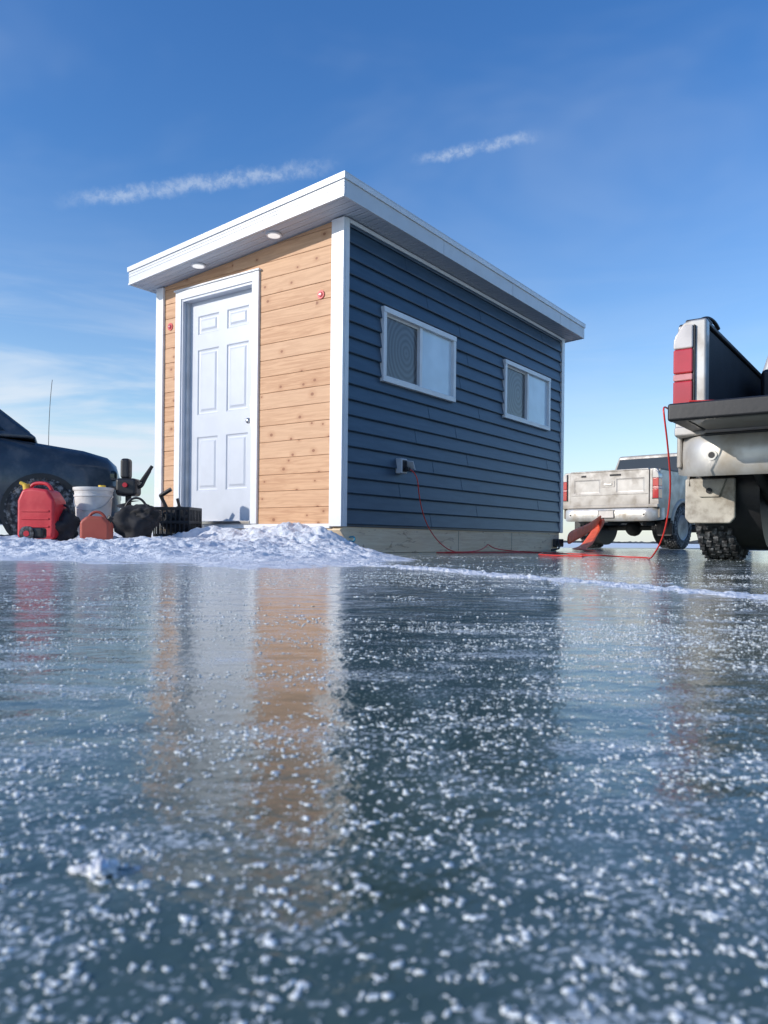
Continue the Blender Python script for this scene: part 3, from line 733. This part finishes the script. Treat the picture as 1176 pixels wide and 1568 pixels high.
    for s in (1,-1):
        rod('bumper_hole_rim',p,(-.010,s*.73,.615),(-.018,s*.73,.615),.030,bump_mat); rod('bumper_hole',p,(-.010,s*.73,.615),(-.020,s*.73,.615),.018,'black')
    box('receiver',p,(-.02,.4),(-.04,.04),(.44,.50),'darkmetal',.006); box('ball_mount',p,(-.18,.0),(-.03,.03),(.44,.475),'darkmetal',.005); blob('hitch_ball',p,(-.15,0,.51),(.028,.028,.03),'metal',0)
    rod('hitch_ball_stem',p,(-.15,0,.47),(-.15,0,.5),.014,'metal')
    box('sill_panel',p,(.04,.14),(-.955,.955),(.742,.80),paint,.012)
    if gate_open:
        g=empty('tailgate'); g.parent=p; g.location=(.06,0,.795)
        box('gate_panel',g,(-.50,.0),(-.775,.775),(-.028,.038),'champagne',.015,seg=3)
        box('gate_liner',g,(-.49,-.01),(-.765,.765),(.0385,.052),'bedliner',.006)
        box('gate_edge_cap',g,(-.515,-.455),(-.78,.86),(-.035,.060),'black',.014,seg=3)
        box('gate_end_cap',g,(-.45,.0),(.775,.86),(-.03,.05),'black',.012,seg=3)
        for k in range(9): box('liner_rib',g,(-.44,-.03),(-.72+.18*k-.02,-.72+.18*k+.02),(.052,.058),'bedliner',.002)
        box('gate_latch',g,(-.517,-.51),(.30,.36),(-.02,.045),'darkmetal')
    else:
        ysg=[-.78,-.70,-.16,.16,.70,.78]; zsg=[.755,.84,1.02,1.28,1.425]
        paneled('tailgate',p,lambda y,z,d:(.058+d,y,z),ysg,zsg,{(1,2),(3,2)},[(.02,.006),(.03,.007)],paint,.06)
        box('gate_crease',p,(.048,.0575),(-.76,.76),(.985,1.0),paint,.004)
        box('gate_handle_recess',p,(.05,.062),(-.13,.13),(1.13,1.24),paint,.02); box('gate_handle',p,(.036,.052),(-.08,.08),(1.16,1.20),'chrome',.008)
        box('gate_top_spoiler',p,(.045,.12),(-.78,.78),(1.412,1.442),paint,.012)
        for x_,w__ in ((-.25,.22),(.45,.1)): box('gate_badge',p,(.050,.0575),(x_,x_+w__),(1.33,1.365),'darkmetal',.003)
    if dx:
        for o in p.children:
            if o.name.startswith(CABN): o.location.x-=dx
    return p
hd=Vector((ct,st_)); rt=Vector((st_,-ct))
T0=Vector((1.68,4.56))+rt*.975
tr=pickup((T0.x,T0.y,0),TH,'silver',True,ax=.96)
box('cargo_tote',tr,(.9,1.5),(-.7,-.1),(.8,1.2),'carblue',.03); box('cargo_crate',tr,(1.3,1.9),(.1,.7),(.8,1.35),'black',.03)
tube('bed_cord',tr,[(-.44,.75,.86),(-.3,.5,.86),(-.35,.1,.865),(-.2,-.2,.86),(-.38,-.5,.86)],.005,'cord')
box('rail_clamp',tr,(.17,.30),(.80,.93),(1.440,1.465),'black',.01)
tube('rail_hook',tr,[(.2,.86,1.45),(.26,.84,1.49),(.34,.80,1.48),(.40,.79,1.44)],.012,'black')
pickup((4.2,14.55,0),R(46),'champagne',False,ax=1.1,sc=1.03,dx=.35)

suv=empty('parked_car',(-3.43,9.9,0),R(22),1.07)
def suvsec(f,zb,zt_,hw,tw):
    return [(-f,-hw*.92,zb),(-f,-hw,zb+.12),(-f,-hw*1.01,(zb+zt_)/2),(-f,-hw*.985,zt_-.10),(-f,-tw,zt_-.02),(-f,-tw*.6,zt_+.012),(-f,0,zt_+.02),(-f,tw*.6,zt_+.012),(-f,tw,zt_-.02),(-f,hw*.985,zt_-.10),(-f,hw*1.01,(zb+zt_)/2),(-f,hw,zb+.12),(-f,hw*.92,zb)]
secs=[suvsec(0,.35,.78,.60,.5),suvsec(.05,.28,.92,.76,.62),suvsec(.15,.25,1.0,.86,.72),suvsec(.4,.24,1.06,.90,.78),suvsec(.9,.24,1.12,.92,.82),suvsec(1.3,.24,1.16,.925,.85),suvsec(2.4,.24,1.17,.93,.86),suvsec(3.6,.24,1.19,.93,.86),suvsec(4.4,.28,1.19,.90,.83),suvsec(4.62,.34,1.1,.84,.76)]
v=[q for s in secs for q in s]; m_=13; f=[]
for i in range(len(secs)-1):
    for k in range(m_): f.append((i*m_+k,i*m_+(k+1)%m_,(i+1)*m_+(k+1)%m_,(i+1)*m_+k))
f+=[tuple(range(m_)),tuple((len(secs)-1)*m_+k for k in range(m_))]
o=mk('body',v,f,'carblue',suv,smooth=True)
frustum('greenhouse',suv,(-4.45,-.85,.86,1.14),(-4.1,-1.60,.66,1.74),'carblue',splits=[(.04,.22),(.25,.58),(.61,.93)])
for s in (1,-1):
    for x in (-.80,-3.7):
        rod('arch',suv,(x,s*.90,.37),(x,s*.948,.37),.40,'black',n=32); wheel(suv,(x,s*.85,.36),.36,.24,s)
    box('sill',suv,(-3.2,-1.4),sorted((s*.90,s*.955)),(.24,.40),'black',.03)
    box('mirror',suv,(-1.42,-1.26),sorted((s*.97,s*1.17)),(1.14,1.30),'carblue',.04,seg=3); rod('mirror_arm',suv,(-1.32,s*.85,1.14),(-1.32,s*1.0,1.2),.025,'black')
    box('headlight',suv,(-.24,-.045),sorted((s*.58,s*.83)),(.72,.84),'carglass',.04,seg=3)
    for x in (-2.35,-3.35): box('door_handle',suv,(x-.2,x),sorted((s*.93,s*.965)),(1.0,1.035),'carblue',.01)
    for x in (-1.35,-2.5): box('door_gap',suv,(x-.008,x),sorted((s*.90,s*.9455)),(.42,1.1),'black')
box('grille',suv,(-.09,.012),(-.5,.5),(.5,.74),'black',.03)
tube('antenna',suv,[(-.75,-.72,1.08),(-.75,-.72,1.5),(-.72,-.72,1.80)],.003,'black')

def place(name,x,y,z,r=0): return empty(name,(x,y,z),R(r))
gc=place('gas_can',-2.87,6.0,.09,-6)
prism('can_body',gc,[(0,0),(.30,0),(.31,.05),(.31,.30),(.25,.385),(.12,.40),(.04,.39),(0,.30)],'y',0,.2,'redcan',.028,seg=3)
tube('can_handle',gc,[(.24,.1,.37),(.22,.1,.43),(.14,.1,.445),(.06,.1,.43),(.05,.1,.38)],.014,'redcan')
for z_ in (.09,.15,.21): box('can_rib',gc,(.04,.27),(-.006,.0),(z_,z_+.015),'redcan',.003)
rod('can_cap',gc,(.03,.1,.385),(.02,.1,.43),.03,'yellow'); rod('can_spout',gc,(.03,.1,.42),(-.03,.1,.445),.014,'yellow')
gc2=place('gas_can',-2.28,5.75,.075,8)
prism('can_body',gc2,[(0,0),(.22,0),(.22,.14),(.17,.19),(.05,.195),(0,.15)],'y',0,.16,'orangecan',.025,seg=3)
tube('can_handle',gc2,[(.17,.08,.18),(.15,.08,.225),(.07,.08,.225),(.05,.08,.18)],.011,'orangecan')
rod('can_cap',gc2,(.19,.08,.15),(.215,.08,.19),.022,'black')
bk=place('bucket',-2.42,6.4,.12)
revolve('pail',bk,[(0,0),(.125,0),(.128,.01),(.148,.32),(.155,.322),(.155,.335),(.149,.34),(.152,.37),(.160,.372),(.160,.39),(.150,.392),(.140,.385),(.120,.03),(0,.02)],'z','bucket',40)
revolve('lid',bk,[(0,.392),(.13,.394),(.15,.40),(.163,.398),(.163,.38)],'z','bucket',40)
tube('bail',bk,[(-.155,0,.33),(-.15,-.08,.25),(0,-.165,.19),(.15,-.08,.25),(.155,0,.33)],.004,'metal')
rod('lid_spout',bk,(.07,0,.395),(.07,0,.42),.03,'yellow')
au=place('ice_auger',-2.18,6.55,.08)
rod('auger_shaft',au,(0,0,.0),(0,0,.42),.025,'darkmetal')
v=[];f=[]
for i in range(73):
    a=i*R(15); z_=.02+.0045*i; v+=[(.02*math.cos(a),.02*math.sin(a),z_),(.10*math.cos(a),.10*math.sin(a),z_)]
for i in range(72): f.append((2*i,2*i+1,2*i+3,2*i+2))
mk('auger_blade',v,f,'black',au,smooth=True)
box('powerhead',au,(-.09,.09),(-.08,.08),(.38,.53),'black',.03,seg=3)
box('battery',au,(-.06,.02),(-.05,.05),(.525,.70),'black',.026,seg=3)
tube('auger_handles',au,[(-.16,0,.46),(-.1,0,.44),(.1,0,.44),(.14,0,.53),(.18,.0,.60)],.015,'black')
rod('grip',au,(.11,0,.50),(.20,0,.64),.020,'bag',.014); rod('choke_knob',au,(.0,-.08,.47),(.0,-.1,.47),.02,'redcan')
bgk=place('gear_bag',-2.02,6.25,.09,5)
blob('bag_body',bgk,(0,0,.13),(.17,.14,.15),'bag',.3,4,1.6); blob('bag_flap',bgk,(.09,-.03,.2),(.11,.1,.08),'bag',.4,7,2)
tube('bag_handle',bgk,[(-.09,0,.23),(-.07,0,.33),(.06,0,.35),(.1,0,.24)],.010,'black')
bg2=place('gear_bag',-2.56,6.12,.08,-15)
blob('bag_body',bg2,(0,0,.11),(.13,.12,.13),'bag',.3,9,1.6); tube('bag_handle',bg2,[(-.06,0,.2),(-.04,0,.28),(.06,0,.28),(.08,0,.2)],.010,'black')
cr=place('milk_crate',-2.02,6.72,.12,-8)
CW,CD,CH=.33,.30,.26
for z_ in (0,.115,.235):
    box('rail_f',cr,(0,CW),(0,.012),(z_,z_+.025),'black',.003);box('rail_b',cr,(0,CW),(CD-.012,CD),(z_,z_+.025),'black',.003)
    box('rail_l',cr,(0,.012),(.013,CD-.013),(z_,z_+.025),'black',.003);box('rail_r',cr,(CW-.012,CW),(.013,CD-.013),(z_,z_+.025),'black',.003)
for k in range(9):
    t_=k/8
    for yy in (.001,CD-.011): box('slat',cr,(t_*(CW-.012)+.0005,t_*(CW-.012)+.0115),(yy,yy+.010),(.001,CH-.001),'black')
    for xx in (.001,CW-.011): box('slat_side',cr,(xx,xx+.010),(t_*(CD-.014)+.001,t_*(CD-.014)+.011),(.001,CH-.001),'black')
box('crate_floor',cr,(.013,CW-.013),(.013,CD-.013),(.003,.012),'black')
blob('crate_contents',cr,(.16,.15,.14),(.14,.13,.12),'bag',.35,12,2)
rod('tool_handle',cr,(.1,.12,.2),(.02,.1,.37),.016,'black'); rod('tool_grip',cr,(.02,.1,.36),(.12,.1,.42),.018,'black')
rod('tool_handle',cr,(.2,.14,.2),(.17,.12,.34),.013,'black')
st2=place('small_motor',-2.66,5.72,.075)
rod('motor_wheel',st2,(0,0,.055),(0,.04,.055),.055,'rubber',n=24); rod('motor_hub',st2,(0,-.003,.055),(0,.043,.055),.022,'redcan'); box('motor_body',st2,(.0,.12),(.01,.09),(.02,.10),'black',.02)
